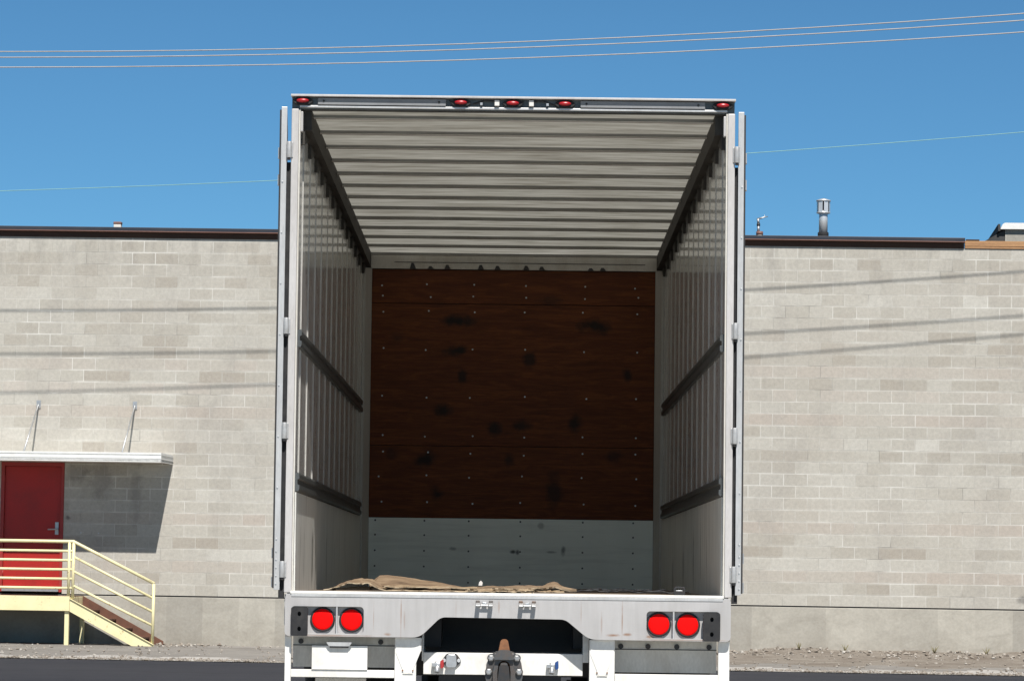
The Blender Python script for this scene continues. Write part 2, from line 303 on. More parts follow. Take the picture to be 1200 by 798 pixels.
# ------------------------------------------------------------------ mesh builder
class MB:
    def __init__(s): s.v, s.f, s.mi, s.sm, s.ms = [], [], [], [], []
    def _m(s, m):
        if m not in s.ms: s.ms.append(m)
        return s.ms.index(m)
    def add(s, vs, fs, m, smooth=False, mtx=None):
        o = len(s.v); s.v += [tuple((mtx @ Vector(q)) if mtx else q) for q in vs]
        k = s._m(m)
        for f in fs: s.f.append(tuple(i+o for i in f)); s.mi.append(k); s.sm.append(smooth)
        return s
    def box(s, x0, x1, y0, y1, z0, z1, m, mtx=None):
        vs = [(x0,y0,z0),(x1,y0,z0),(x1,y1,z0),(x0,y1,z0),(x0,y0,z1),(x1,y0,z1),(x1,y1,z1),(x0,y1,z1)]
        return s.add(vs, [(0,3,2,1),(4,5,6,7),(0,1,5,4),(1,2,6,5),(2,3,7,6),(3,0,4,7)], m, False, mtx)
    def prism(s, loops, axis, a, b, m, mtx=None):
        """outline (and holes) of 2D points swept along axis from a to b; axis x: pts (y,z), y: (x,z), z: (x,y)"""
        def p3(p, d): return {'x': (d, p[0], p[1]), 'y': (p[0], d, p[1]), 'z': (p[0], p[1], d)}[axis]
        def area(l): return sum(l[i][0]*l[(i+1)%len(l)][1]-l[(i+1)%len(l)][0]*l[i][1] for i in range(len(l)))/2
        ls = []
        for i, l in enumerate(loops):
            l = list(l)
            if (area(l) > 0) != (i == 0): l.reverse()
            ls.append(l)
        flat = [p for l in ls for p in l]; n = len(flat)
        tri = geometry.tessellate_polygon([[Vector((p[0], p[1], 0)) for p in l] for l in ls])
        flip = axis == 'y'      # (x,z) is left-handed seen along +y
        vs = [p3(p, a) for p in flat] + [p3(p, b) for p in flat]; fs = []
        for q in tri:
            A = area([flat[i] for i in q])
            if abs(A) < 1e-12: continue
            q = q if A > 0 else q[::-1]
            lo, hi = (q[::-1], q) if not flip else (q, q[::-1])
            if b < a: lo, hi = lo[::-1], hi[::-1]
            fs.append(tuple(lo)); fs.append(tuple(i+n for i in hi))
        o = 0
        for l in ls:
            for i in range(len(l)):
                j = (i+1) % len(l); q = (o+i, o+j, n+o+j, n+o+i)
                if flip != (b < a): q = q[::-1]
                fs.append(q)
            o += len(l)
        return s.add(vs, fs, m, False, mtx)
    def tube(s, pts, r, m, n=8, cap=True, smooth=True):
        pts = [Vector(p) for p in pts]; rs = r if hasattr(r, '__len__') else [r]*len(pts)
        vs, fs = [], []
        for i, p in enumerate(pts):
            d = (pts[min(i+1, len(pts)-1)] - pts[max(i-1, 0)]).normalized()
            u = d.cross(Vector((0, 0, 1)) if abs(d.z) < .9 else Vector((0, 1, 0))).normalized(); w_ = d.cross(u)
            for k in range(n):
                a = 2*math.pi*k/n; vs.append(p + rs[i]*(math.cos(a)*u + math.sin(a)*w_))
        for i in range(len(pts)-1):
            for k in range(n):
                a, b = i*n+k, i*n+(k+1) % n; fs.append((a, a+n, b+n, b))
        s.add(vs, fs, m, smooth)
        if cap:
            o = len(s.v)-len(vs); L = (len(pts)-1)*n
            k = s._m(m)
            for f in (tuple(o+i for i in range(n)), tuple(o+L+i for i in reversed(range(n)))):
                s.f.append(f); s.mi.append(k); s.sm.append(False)
        return s
    def lathe(s, prof, m, axis='z', c=(0, 0, 0), n=24, smooth=True, sx=1, sz=1):
        """profile of (radius, along); axis y points away from the viewer"""
        vs, fs = [], []
        for (r, h) in prof:
            for k in range(n):
                a = 2*math.pi*k/n; p, q = r*math.cos(a)*sx, r*math.sin(a)*sz
                vs.append({'z': (c[0]+p, c[1]+q, c[2]+h), 'y': (c[0]+p, c[1]+h, c[2]-q), 'x': (c[0]+h, c[1]+p, c[2]+q)}[axis])
        for i in range(len(prof)-1):
            for k in range(n):
                a, b = i*n+k, i*n+(k+1) % n; fs.append((a, b, b+n, a+n))
        s.add(vs, fs, m, smooth)
        o = len(s.v)-len(vs); L = (len(prof)-1)*n; k = s._m(m)
        if prof[0][0] > 1e-6: s.f.append(tuple(o+i for i in reversed(range(n)))); s.mi.append(k); s.sm.append(False)
        if prof[-1][0] > 1e-6: s.f.append(tuple(o+L+i for i in range(n))); s.mi.append(k); s.sm.append(False)
        return s
    def build(s, name, parent=None, bevel=0, label=None, loc=None, solid=0):
        me = bpy.data.meshes.new(name); me.from_pydata([tuple(q) for q in s.v], [], s.f)
        for q in s.ms: me.materials.append(MAT[q])
        me.polygons.foreach_set('material_index', s.mi); me.polygons.foreach_set('use_smooth', s.sm); me.update()
        o = bpy.data.objects.new(name, me); COL.objects.link(o)
        if parent: o.parent = parent
        if loc: o.location = loc
        if solid:
            q = o.modifiers.new('solid', 'SOLIDIFY'); q.thickness = solid; q.offset = 1
        if bevel:
            q = o.modifiers.new('bevel', 'BEVEL'); q.width = bevel; q.segments = 2; q.limit_method = 'ANGLE'; q.angle_limit = R(40)
        if label: o['label'] = label
        return o
def tag(o, label, cat, group=None):
    o['label'] = label; o['category'] = cat
    if group: o['group'] = group
    return o
def thing(name, label, cat, loc=(0, 0, 0), rot=(0, 0, 0), group=None):
    o = bpy.data.objects.new(name, None); COL.objects.link(o); o.location = loc; o.rotation_euler = rot
    o.empty_display_size = .3
    return tag(o, label, cat, group)
def structure(o, kind='structure'): o['kind'] = kind; return o
def copy_part(o, loc, parent=None, label=None):
    c = o.copy(); COL.objects.link(c); c.parent = parent or o.parent; c.location = loc
    if label: c['label'] = label
    for ch in list(o.children):
        d = ch.copy(); COL.objects.link(d); d.parent = c
    return c
def rounded(x0, x1, z0, z1, r, n=5, corners=(1, 1, 1, 1)):
    pts = []
    for (cx, cz, a0, k) in ((x1-r, z0+r, -90, 0), (x1-r, z1-r, 0, 1), (x0+r, z1-r, 90, 2), (x0+r, z0+r, 180, 3)):
        if corners[k]:
            for i in range(n+1):
                a = R(a0+90*i/n); pts.append((cx+r*math.cos(a), cz+r*math.sin(a)))
        else:
            pts.append(((x1, z0), (x1, z1), (x0, z1), (x0, z0))[k])
    return pts
def fillet(poly, rad, n=4):
    """round the corners of a polygon; rad per corner"""
    out = []
    for i, p in enumerate(poly):
        r = rad[i]
        p = Vector(p); a = Vector(poly[i-1])-p; b = Vector(poly[(i+1) % len(poly)])-p
        if r == 0: out.append(tuple(p)); continue
        la, lb = a.length, b.length; a.normalize(); b.normalize(); k = min(r, la*.45, lb*.45)
        s_, e_ = p+a*k, p+b*k
        for j in range(n+1):
            u = j/n; out.append(tuple((1-u)**2*s_ + 2*u*(1-u)*p + u*u*e_))
    return out

# ================================================================== GROUND
WR = R(-4.2)           # the warehouse front is turned 4.2 degrees
W0 = Vector((0, 56.8, 0))
WM = Matrix.Translation(W0) @ Matrix.Rotation(WR, 4, 'Z')
def wpt(s, n, z=0): return WM @ Vector((s, n, z))
g = MB(); g.add([(-900, -300, -.02), (900, -300, -.02), (900, 2500, -.02), (-900, 2500, -.02)], [(0, 1, 2, 3)], 'earth')
structure(g.build('ground'))
g = MB(); 
E0 = -7.95
vs = [(-60, -90, 0), (60, -90, 0), tuple(wpt(60, E0-.2)), tuple(wpt(-60, E0-.2))]
g.add([(a, b, 0) for a, b, c in vs], [(0, 1, 2, 3)], 'asphalt'); structure(g.build('asphalt_yard'))
g = MB(); g.add([(-40, -60, .004), (40, -60, .004), (40, 38, .004), (-40, 38, .004)], [(0, 1, 2, 3)], 'concrete'); structure(g.build('bounce_apron'))  # unseen pale ground added to throw bounce light up at the trailer
# gravel shoulder rising gently to the wall, a ragged pale edge where it meets the asphalt
def hsh(s, n):
    base = .004 + .05*max(0, min(1, (n-E0)/6))
    right = max(0, min(1, (s-2.0)/2.5))
    bank = right*max(0, (n+3.2)/3.2)
    base += .11*bank**1.3
    base += (.006+.022*bank)*(math.sin(s*3.1+n*2.3)+math.sin(s*7.7-n*1.1+1)*.6+math.sin(s*1.3+2)*.7)*max(0, min(1, (n-E0)/.6))*.5
    return base
NX, NY = 220, 22
g = MB(); vs, fs = [], []
for j in range(NY+1):
    for i in range(NX+1):
        s = -26+52*i/NX; n = E0+(8.05)*j/NY
        if j == 0: n += .05*math.sin(s*5.3)+.04*math.sin(s*11.9+1)+.03*math.sin(s*23+2)
        p = wpt(s, n); vs.append((p.x, p.y, hsh(s, n)))
for j in range(NY):
    for i in range(NX):
        a = j*(NX+1)+i; fs.append((a, a+1, a+NX+2, a+NX+1))
g.add(vs, fs, 'shoulder', True)
for k, f in enumerate(g.f):
    j, i = divmod(k, NX); s = -26+52*i/NX
    if s > 2.6+.5*math.sin(j*1.7) and j > 7+1.5*math.sin(i*.9): g.mi[k] = g._m('dirt')
    elif j < 3.2+1.1*math.sin(i*.9)+.9*math.sin(i*.37): g.mi[k] = g._m('verge')
structure(g.build('gravel_shoulder'))
def stones(name, spots):
    g = MB()
    for (x, y, z, r) in spots:
        q = [Vector((random.uniform(.7, 1.2)*r*a, random.uniform(.7, 1.2)*r*b, random.uniform(.5, .9)*r*c)) for a, b, c in ((1,0,0),(-1,0,0),(0,1,0),(0,-1,0),(0,0,1),(0,0,-1))]
        rot = Matrix.Rotation(random.uniform(0, 6.28), 3, 'Z') @ Matrix.Rotation(random.uniform(0, .8), 3, 'X')
        g.add([tuple(rot @ k + Vector((x, y, z+r*.3))) for k in q], [(0,2,4),(2,1,4),(1,3,4),(3,0,4),(2,0,5),(1,2,5),(3,1,5),(0,3,5)], 'stone')
    return structure(g.build(name), 'stuff')
sp = []
for _ in range(5200):
    s = random.uniform(-13, 13); n = E0 + abs(random.gauss(.05, .35)); p = wpt(s, n)
    sp.append((p.x, p.y, hsh(s, n), random.choice((.010, .012, .016, .02, .026))))
for _ in range(1500):
    s = random.uniform(-13, 13); n = random.uniform(E0, -.1); p = wpt(s, n)
    sp.append((p.x, p.y, hsh(s, n), random.choice((.012, .016, .02, .03))))
for _ in range(900):
    s = random.uniform(2.5, 13); n = -abs(random.gauss(.3, 1.1))-.05
    if n < -5: continue
    p = wpt(s, n); sp.append((p.x, p.y, hsh(s, n), random.choice((.012, .015, .02, .028, .045))))
for _ in range(60):
    s = random.gauss(-5.5, .35); n = random.uniform(-1.3, -.1); p = wpt(s, n)
    sp.append((p.x, p.y, hsh(s, n), random.choice((.015, .02, .03, .045))))
stones('loose_gravel', sp)

# ================================================================== WAREHOUSE
wh = thing('warehouse', 'long grey concrete block warehouse with a flat roof and a red side door', 'building', W0, (0, 0, WR))
def ztop(s): return 6.835-.0045*s
# front wall with the door opening
DX0, DX1, DZ0, DZ1 = -8.70, -7.62, .90, 3.07
g = MB(); L_, R_ = -24, 24
g.prism([[(L_, ZJ+.012), (DX0, ZJ+.012), (DX0, DZ1), (DX1, DZ1), (DX1, ZJ+.012), (R_, ZJ+.012), (R_, ztop(R_)), (L_, ztop(L_))]], 'y', 0, .20, 'block_wall')
g.box(L_, L_+.2, .202, 18, ZJ+.012, ztop(L_), 'block_wall'); g.box(R_-.2, R_, .202, 18, ZJ+.012, ztop(R_), 'block_wall'); g.box(L_, R_, 18.002, 18.2, ZJ+.012, 6.83, 'block_wall')
g.build('wall', wh)
g = MB(); g.prism([[(L_-.02, -.3), (R_+.02, -.3), (R_+.02, ZJ-.012), (L_-.02, ZJ-.012)]], 'y', -.012, .3, 'foundation')
g.box(L_+.1, R_-.1, .302, 18.1, -.3, ZJ-.012, 'foundation'); g.build('foundation', wh, bevel=.008)
g = MB(); g.box(L_+.01, R_-.01, .012, .19, ZJ-.0118, ZJ+.0118, 'rubber'); g.build('joint_seal', wh)
# roof deck, fascia and flashing
roof = MB().add([(L_, .1, ztop(L_)-.05), (R_, .1, ztop(R_)-.05), (R_, 18, 6.7), (L_, 18, 6.7), (L_, .1, ztop(L_)-.15), (R_, .1, ztop(R_)-.15), (R_, 18, 6.6), (L_, 18, 6.6)],
    [(0,1,2,3),(7,6,5,4),(0,4,5,1),(1,5,6,2),(2,6,7,3),(3,7,4,0)], 'roof_tar').build('roof', wh)
def slope_beam(g, s0, s1, n0, n1, za, zb, m):
    k = [(s0, n0), (s1, n0), (s1, n1), (s0, n1)]
    vs = [(s, n, ztop(s)+za) for s, n in k] + [(s, n, ztop(s)+zb) for s, n in k]
    g.add(vs, [(0,3,2,1),(4,5,6,7),(0,1,5,4),(1,2,6,5),(2,3,7,6),(3,0,4,7)], m)
FE = 7.36
g = MB(); slope_beam(g, L_, FE, -.018, .16, .002, .095, 'fascia_dark'); g.build('fascia_board', wh)
g = MB(); slope_beam(g, L_, FE+.01, -.105, .2, .097, .110, 'copper'); slope_beam(g, L_, FE+.01, -.100, .2, .111, .172, 'cap_flash'); g.build('roof_flashing', wh, bevel=.006)
g = MB(); slope_beam(g, FE+.012, R_, -.02, .12, .003, .035, 'lumber'); slope_beam(g, FE+.012, R_, -.015, .12, .042, .132, 'lumber')
slope_beam(g, FE+.03, FE+.25, -.02, .1, .133, .155, 'fascia_dark'); g.build('exposed_lumber', wh, bevel=.004, label='bare orange-brown lumber at the end of the dark flashing')
# roof outlets (sub-parts of the roof)
g = MB(); cx, cy = 5.065, 2.0; zb, zt = 6.70, 7.81
g.lathe([(.082, zb), (.082, 7.17)], 'galv', c=(cx, cy, 0)); g.lathe([(.086, 7.17), (.094, 7.18), (.094, 7.25), (.084, 7.26)], 'rubber', c=(cx, cy, 0))
g.lathe([(.075, 7.20), (.075, 7.62), (.068, 7.63)], 'chrome', c=(cx, cy, 0))
g.lathe([(.085, 7.575), (.118, 7.585), (.118, 7.60), (.085, 7.61)], 'chrome', c=(cx, cy, 0))
for k in range(7):
    a = 2*math.pi*k/7+.3; b = a+.68
    g.add([(cx+.116*math.cos(q), cy+.116*math.sin(q), z) for q, z in ((a, 7.59), (b, 7.59), (b, 7.80), (a, 7.80))], [(0, 1, 2, 3)], 'chrome')
g.lathe([(.125, 7.79), (.125, 7.81), (.03, 7.84)], 'chrome', c=(cx, cy, 0)); g.lathe([(.04, 7.6), (.05, 7.8)], 'dark_steel', c=(cx, cy, 0))
g.build('flue_vent', roof)
g = MB(); cx, cy = 3.975, 2.0
g.lathe([(.058, 6.7), (.058, 7.20)], 'paper', c=(cx, cy, 0)); g.lathe([(.060, 7.20), (.060, 7.262), (.03, 7.268)], 'copper', c=(cx, cy, 0))
g.tube([(cx-.02, cy, 7.26), (cx-.022, cy, 7.36)], .024, 'galv'); g.tube([(cx-.022, cy, 7.36), (cx-.022, cy, 7.40)], .03, 'dark_steel'); g.tube([(cx-.022, cy, 7.40), (cx-.03, cy, 7.485)], .022, 'galv')
g.tube([(cx-.05, cy, 7.475), (cx+.04, cy, 7.50), (cx+.14, cy, 7.525)], [.016, .014, .007], 'galv'); g.tube([(cx+.07, cy, 7.5), (cx+.085, cy, 7.55)], .006, 'galv')
g.build('bent_vent_pipe', roof)
g = MB(); g.box(-7.28, -7.15, 2.0, 2.12, 6.7, 7.30, 'paper'); g.box(-7.285, -7.145, 1.995, 2.125, 7.30, 7.345, 'copper'); g.build('stub_vent', roof, bevel=.01)
ph = MB(); ph.box(8.17, 12.5, 2.0, 6, 6.6, 7.33, 'foundation'); 
ph.add([(8.168, 2.02, 6.6), (8.168, 2.02, 7.33), (7.80, 2.02, 7.12), (7.6, 2.02, 6.6), (8.168, 6, 6.6), (8.168, 6, 7.33), (7.80, 6, 7.12), (7.6, 6, 6.6)],
       [(0,3,2,1),(4,5,6,7),(1,2,6,5),(2,3,7,6)], 'roof_tar')
pho = ph.build('penthouse', wh)
g = MB(); g.prism([fillet([(8.085, 7.332), (12.6, 7.332), (12.6, 7.44), (8.13, 7.44)], (0, 0, .03, .05))], 'y', 1.93, 6.05, 'awning'); g.box(8.045, 8.083, 1.94, 6.05, 7.30, 7.42, 'roof_tar'); g.build('cap', pho)
# red door in its frame
dr = MB(); dr.box(-8.635, -7.675, .03, .075, .965, 3.0, 'red_door'); dro = dr.build('door', wh, bevel=.003, label='red steel door under the white awning')
g = MB(); g.prism([[(DX0+.003, DZ0), (-8.638, DZ0), (-8.638, 3.003), (-7.672, 3.003), (-7.672, DZ0), (DX1-.003, DZ0), (DX1-.003, DZ1-.003), (DX0+.003, DZ1-.003)]], 'y', -.012, .16, 'red_frame'); g.build('frame', dro, bevel=.003)
g = MB(); g.box(-8.636, -7.674, -.06, .08, .905, .962, 'galv'); g.build('threshold', dro, bevel=.004)
g = MB(); g.box(-7.765, -7.705, .012, .03, 1.86, 2.07, 'galv'); g.tube([(-7.735, .01, 1.95), (-7.735, -.04, 1.95), (-7.76, -.05, 1.95), (-7.875, -.05, 1.945)], .013, 'galv'); g.lathe([(.03, .012), (.03, -.005)], 'galv', 'y', (-7.735, 0, 1.95)); g.build('handle', dro, bevel=.003)
for z in (1.2, 2.0, 2.8): g = MB(); g.tube([(-8.637, .02, z-.06), (-8.637, .02, z+.06)], .012, 'red_frame'); g.build('hinge', dro)
# awning
g = MB(); AX0, AX1 = -10.2, -5.785
g.box(AX0, AX1, -1.15, -.005, 3.075, 3.105, 'awning')
prof = [(-1.15, 3.06), (-1.15, 3.095), (-1.135, 3.10), (-1.135, 3.112), (-1.15, 3.117), (-1.15, 3.165), (-1.135, 3.17), (-1.135, 3.18), (-1.15, 3.185), (-1.15, 3.215), (-1.125, 3.215), (-1.125, 3.06)]
g.prism([prof], 'x', AX0, AX1+.002, 'awning')
for e, q in ((AX1-.025, AX1), (AX0, AX0+.025)): g.prism([[(-1.124, 3.06), (-.006, 3.06), (-.006, 3.215), (-1.124, 3.215)]], 'x', e, q, 'awning')
g.box(AX1+.0005, AX1+.006, -1.12, -.01, 3.10, 3.112, 'galv'); g.box(AX1+.0005, AX1+.006, -1.12, -.01, 3.165, 3.177, 'galv')
aw = g.build('awning', wh, label='flat white canopy hung over the red door')
rodp = None
for sx_ in (-8.09, -6.45):
    g = MB(); g.tube([(sx_, -.03, 4.04), (sx_, -1.08, 3.205)], .014, 'galv'); g.box(sx_-.035, sx_+.035, -.02, -.002, 3.98, 4.11, 'galv'); g.box(sx_-.012, sx_+.012, -.05, -.02, 4.0, 4.08, 'galv')
    g.build('hanger_rod', aw)
# small bolts left in the wall
for x_, z_ in ((-7.32, 1.90), (-7.02, 1.895)): g = MB(); g.lathe([(.014, -.02), (.014, -.001)], 'galv', 'y', (x_, 0, z_), 8); g.build('wall_anchor', wh)

# ================================================================== YELLOW STAIRS
st = thing('metal_stairs', 'pale yellow steel landing and short stairs with railings below the red door', 'stairs', WM @ Vector((-7.2, -1.4, .03)), (0, 0, WR))
def sl_(x, n, z): return (x+7.2, 1.4-n, z-.03)     # warehouse coordinates to the stairs' own
def sbox(g, x0, x1, n0, n1, z0, z1, m): g.box(x0+7.2, x1+7.2, 1.4-n0, 1.4-n1, z0-.03, z1-.03, m)
PL0, PL1 = -10.4, -7.19
g = MB(); sbox(g, PL0, PL1, 1.44, 1.40, .605, .845, 'yellow'); sbox(g, PL0, PL1, .08, .04, .605, .835, 'yellow'); sbox(g, PL0, PL0+.04, 1.398, .082, .605, .835, 'yellow'); sbox(g, PL1-.04, PL1, 1.398, .082, .605, .835, 'yellow'); g.build('frame', st, bevel=.005)
g = MB(); sbox(g, PL0+.042, PL1-.042, 1.398, .082, .815, .848, 'tread'); g.build('deck', st)
lg = None
for x, n in ((-7.24, 1.37), (-7.24, .12), (-10.3, 1.37), (-10.3, .12)):
    g = MB(); sbox(g, x-.035, x+.035, n+.028, n-.04, .0, .604, 'yellow'); g.build('leg', st, bevel=.004)
def bar(g, a, b, r): g.tube([sl_(*a), sl_(*b)], r, 'yellow', 8)
RN = 1.415
for x in (-7.215, -8.6, -10.35):
    g = MB(); bar(g, (x, RN, .846), (x, RN, 1.735), .026); g.build('rail_post', st)
g = MB(); bar(g, (-7.145, RN-.002, .80), (-7.145, RN-.002, 1.735), .026); g.build('rail_post', st)
g = MB(); bar(g, (-5.81, RN, .10), (-5.81, RN, 1.07), .026); g.build('rail_post', st)
g = MB(); g.tube([sl_(-10.37, RN, 1.738), sl_(-7.15, RN, 1.738), sl_(-5.80, RN, 1.075)], .027, 'yellow', 8); g.build('top_rail', st)
for k in range(5):
    g = MB(); z = 1.582-.151*k; bar(g, (-10.36, RN, z), (-7.145, RN, z), .021); g.build('mid_rail', st)
for k in range(3):
    g = MB(); bar(g, (-7.145, RN, 1.49-.235*k), (-5.81, RN, .832-.222*k), .021); g.build('mid_rail', st)
def stringer(n, m='yellow', up=0):
    g = MB(); q = [(-7.186, .812+up), (-7.186, .60), (-6.10, .03), (-5.785-up, .03), (-5.785-up, .085+up)]
    g.prism([[(a+7.2, b-.03) for a, b in q]], 'y', 1.4-n-.02, 1.4-n+.02, m)
    if not up: g.prism([[(a+7.2, b-.03) for a, b in ((-7.186, .816), (-7.186, .803), (-5.785, .076), (-5.785, .089))]], 'y', 1.4-n-.045, 1.4-n-.021, 'yellow')
    return g.build('stringer', st, bevel=.003)
stringer(1.42); stringer(.35, 'tread', .035)
for k in range(5):
    u = (k+.55)/5; x = -7.186+1.40*u; z = .705-.725*u
    g = MB(); sbox(g, x-.14, x+.14, 1.395, .375, z-.03, z, 'tread'); g.build('tread', st, bevel=.003)

# ================================================================== OVERHEAD LINES
def wire(name, x0, x1, ya, yb, zfit, r, m, label, group):
    (a, b, c) = zfit; pts = []
    for i in range(61):
        x = x0+(x1-x0)*i/60; pts.append((x, ya+yb*x, a+b*x+c*x*x))
    g = MB(); g.tube(pts, r, m, 6)
    return tag(g.build(name), label, 'power line', group)
def fit3(p, q, s):      # parabola through three measured points (x, z)
    (x1, z1), (x2, z2), (x3, z3) = p, q, s
    c = ((z3-z1)/(x3-x1)-(z2-z1)/(x2-x1))/(x3-x2); b = (z2-z1)/(x2-x1)-c*(x1+x2); return (z1-b*x1-c*x1*x1, b, c)
GL = 'parallel power lines above the trailer'
wire('power_line', -45, 40, 53.77, -.0706, fit3((-8.4, 9.55), (-.19, 9.74), (7.85, 10.23)), .0100, 'cable', 'topmost of the three pale power lines crossing the sky', GL)
wire('power_line', -45, 40, 53.33, -.0700, fit3((-8.33, 9.39), (-.18, 9.58), (7.79, 10.05)), .0100, 'cable', 'middle one of the three pale power lines crossing the sky', GL)
wire('power_line', -45, 40, 53.11, -.0545, fit3((-8.27, 9.18), (-.18, 9.38), (7.78, 9.85)), .0100, 'cable', 'lowest of the three pale power lines, just above the trailer', GL)
# the thin greenish line far behind the roof (78 m away)
k78 = 78/4000
wire('guy_wire', -60, 60, 78, 0, fit3((-604*k78, 1.31+441.5*k78), (0, 1.31+478*k78), (596*k78, 1.31+530*k78)), .0085, 'green_cable', 'thin greenish wire far behind the warehouse roof', None)

# ================================================================== TRAILER
tr_ = thing('semi_trailer', 'empty white box trailer seen from behind with both rear doors folded open', 'trailer', (-.04, 20, 0), (0, R(-.2), 0))
LT = 8.5
def zt(y, a=4.035, b=3.975): return a+(b-a)*y/LT
# --- floor and chassis
g = MB(); g.box(-1.248, 1.248, .10, LT-.002, 1.165, 1.197, 'floor_wood'); g.build('floor', tr_)
g = MB()
for i in range(24):
    y = .35+i*.34; g.box(-1.245, 1.245, y, y+.05, 1.06, 1.163, 'chassis')
for x in (-.45, .45): g.box(x-.06, x+.06, .3, 8.0, .88, 1.058, 'chassis')
g.box(-1.22, 1.22, .60, .63, .70, 1.055, 'chassis')
g.build('chassis', tr_)
# --- side walls
for sgn, side in ((-1, 'left'), (1, 'right')):
    def bx(g, xa, xb, *r): g.box(min(sgn*xa, sgn*xb), max(sgn*xa, sgn*xb), *r)
    g = MB(); xa, xb = sgn*1.256, sgn*1.292
    g.prism([[(.045, 1.17), (LT+.08, 1.17), (LT+.08, zt(LT)+.01), (.045, zt(0)+.01)]], 'x', min(xa, xb), max(xa, xb), 'liner')
    g.prism([[(.045, 1.0), (LT+.1, 1.0), (LT+.1, 1.18), (.045, 1.18)]], 'x', min(sgn*1.2925, sgn*1.306), max(sgn*1.2925, sgn*1.306), 'alu')
    g.prism([[(.045, 3.93), (LT+.1, 3.87), (LT+.1, zt(LT)+.03), (.045, zt(0)+.03)]], 'x', min(sgn*1.2925, sgn*1.306), max(sgn*1.2925, sgn*1.306), 'alu')
    wl = g.build('side_wall', tr_)
    g = MB()
    for i in range(12):
        y = .32+.667*i
        for q in (0,):
            bx(g, 1.2555, 1.2515, y+q, y+q+.012, 1.80, zt(y)-.10, 'rib')
    g.build('wall_rib', wl)
    g = MB(); g.box(min(sgn*1.2555, sgn*1.249), max(sgn*1.2555, sgn*1.249), .06, LT-.06, 1.198, 1.778, 'scuff_'+side)
    g.build('scuff_liner', wl)
    for (z0, z1) in ((2.632, 2.735), (1.785, 1.892)):
        g = MB(); prof = [(1.2552, z0), (1.238, z0), (1.232, z0+.012), (1.232, z0+.035), (1.243, z0+.04), (1.243, z1-.04), (1.232, z1-.035), (1.232, z1-.012), (1.238, z1), (1.2552, z1)]
        g.prism([[(sgn*a, b-.0) for a, b in prof]], 'y', .06, LT-.3, 'rail_dark')
        g.build('cargo_rail', wl)
    # roof rail with shade in its dark colour; teeth draw the jagged shade below
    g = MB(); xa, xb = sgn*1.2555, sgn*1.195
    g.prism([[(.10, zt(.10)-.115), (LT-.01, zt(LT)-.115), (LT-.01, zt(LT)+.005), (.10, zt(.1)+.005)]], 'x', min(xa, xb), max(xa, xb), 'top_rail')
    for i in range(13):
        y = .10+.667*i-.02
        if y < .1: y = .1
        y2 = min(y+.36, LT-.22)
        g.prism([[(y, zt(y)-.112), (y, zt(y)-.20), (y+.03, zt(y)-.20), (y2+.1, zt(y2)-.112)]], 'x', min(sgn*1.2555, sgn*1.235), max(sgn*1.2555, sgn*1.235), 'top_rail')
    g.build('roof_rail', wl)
# --- front wall
g = MB(); g.box(-1.29, 1.29, LT+.020, LT+.06, 1.17, zt(LT)+.01, 'alu'); g.box(-1.255, 1.255, LT+.0105, LT+.0195, 1.20, 3.9, 'chassis'); fw = g.build('front_wall', tr_)
g = MB(); g.box(-1.185, 1.185, LT-.012, LT+.010, 1.198, 1.772, 'scuff_front')
for x in (-1.13, -.72, -.35, .08, .60, 1.02):
    for z in (1.24, 1.37, 1.5, 1.63, 1.75): g.lathe([(.008, -.004), (.007, 0)], 'dark_steel', 'y', (x, LT-.0125, z), 8)
g.build('scuff_panel', fw, label='grey-white lower panel of the front wall')
for (z0, z1) in ((1.775, 2.372), (2.377, 3.560), (3.565, 3.848)):
    g = MB(); g.box(-1.185, 1.185, LT-.009, LT+.010, z0, z1, 'plywood')
    zs = {1.775: (1.90, 2.12, 2.31), 2.377: (2.46, 2.78, 3.18, 3.5), 3.565: (3.62, 3.72)}[z0]
    for z in zs:
        for x in (-1.09, -.71, -.34, .09, .60, 1.03):
            g.lathe([(.0085, -.003), (.006, 0)], 'galv', 'y', (x+random.uniform(-.02, .02), LT-.0095, z+random.uniform(-.012, .012)), 8)
    g.build('plywood_panel', fw, bevel=.002)
g = MB(); g.box(-1.245, 1.245, LT-.03, LT+.008, 3.853, zt(LT)-.002, 'grey_panel')
for x, hh in ((-.87, .046), (-.72, .02), (-.58, .034), (-.30, .036), (-.16, .03), (.08, .034), (.21, .028), (.62, .02), (.72, .024)):
    g.prism([[(x, 3.853), (x+.05, 3.853), (x+.032, 3.853+hh), (x+.012, 3.853+hh)]], 'y', LT-.045, LT-.0305, 'dark_steel')
g.box(-1.0, 1.1, LT-.033, LT-.0305, 3.905, 3.910, 'dark_steel')
g.build('header_band', fw)
for sgn in (-1, 1):
    g = MB(); g.prism([[(sgn*1.187, LT-.02), (sgn*1.187, LT+.008), (sgn*1.2552, LT+.008), (sgn*1.2552, LT-.13), (sgn*1.235, LT-.13)]], 'z', 1.198, 3.85, 'rib'); g.build('corner_post', fw)
# --- roof
g = MB(); N = 14
vs = [(x, y, zt(y)+.012+.012*(1-(x/1.25)**2)) for y in (.05, LT+.06) for x in [-1.29+2.58*i/N for i in range(N+1)]]
g.add(vs, [(i, i+1, i+N+2, i+N+1) for i in range(N)], 'roof_skin', True); rf = g.build('roof', tr_)
bow = None
for i in range(13):
    y = .245+.675*i
    if y > LT-.1: y = LT-.1
    if bow is None:
        g = MB(); prof = [(0, 0), (.004, 0), (.004, -.03), (.046, -.03), (.046, 0), (.05, 0), (.05, -.034), (0, -.034)]
        g.box(-1.195, 1.195, 0, .045, -.019, -.002, 'bow'); g.box(-1.195, 1.195, -.006, .052, -.023, -.0195, 'rib')  # lower flange in a paler colour, a lit edge put into the material
        bow = g.build('roof_bow', rf, bevel=.003, loc=(0, y, zt(y)+.002))
    else: copy_part(bow, (0, y, zt(y)+.002))
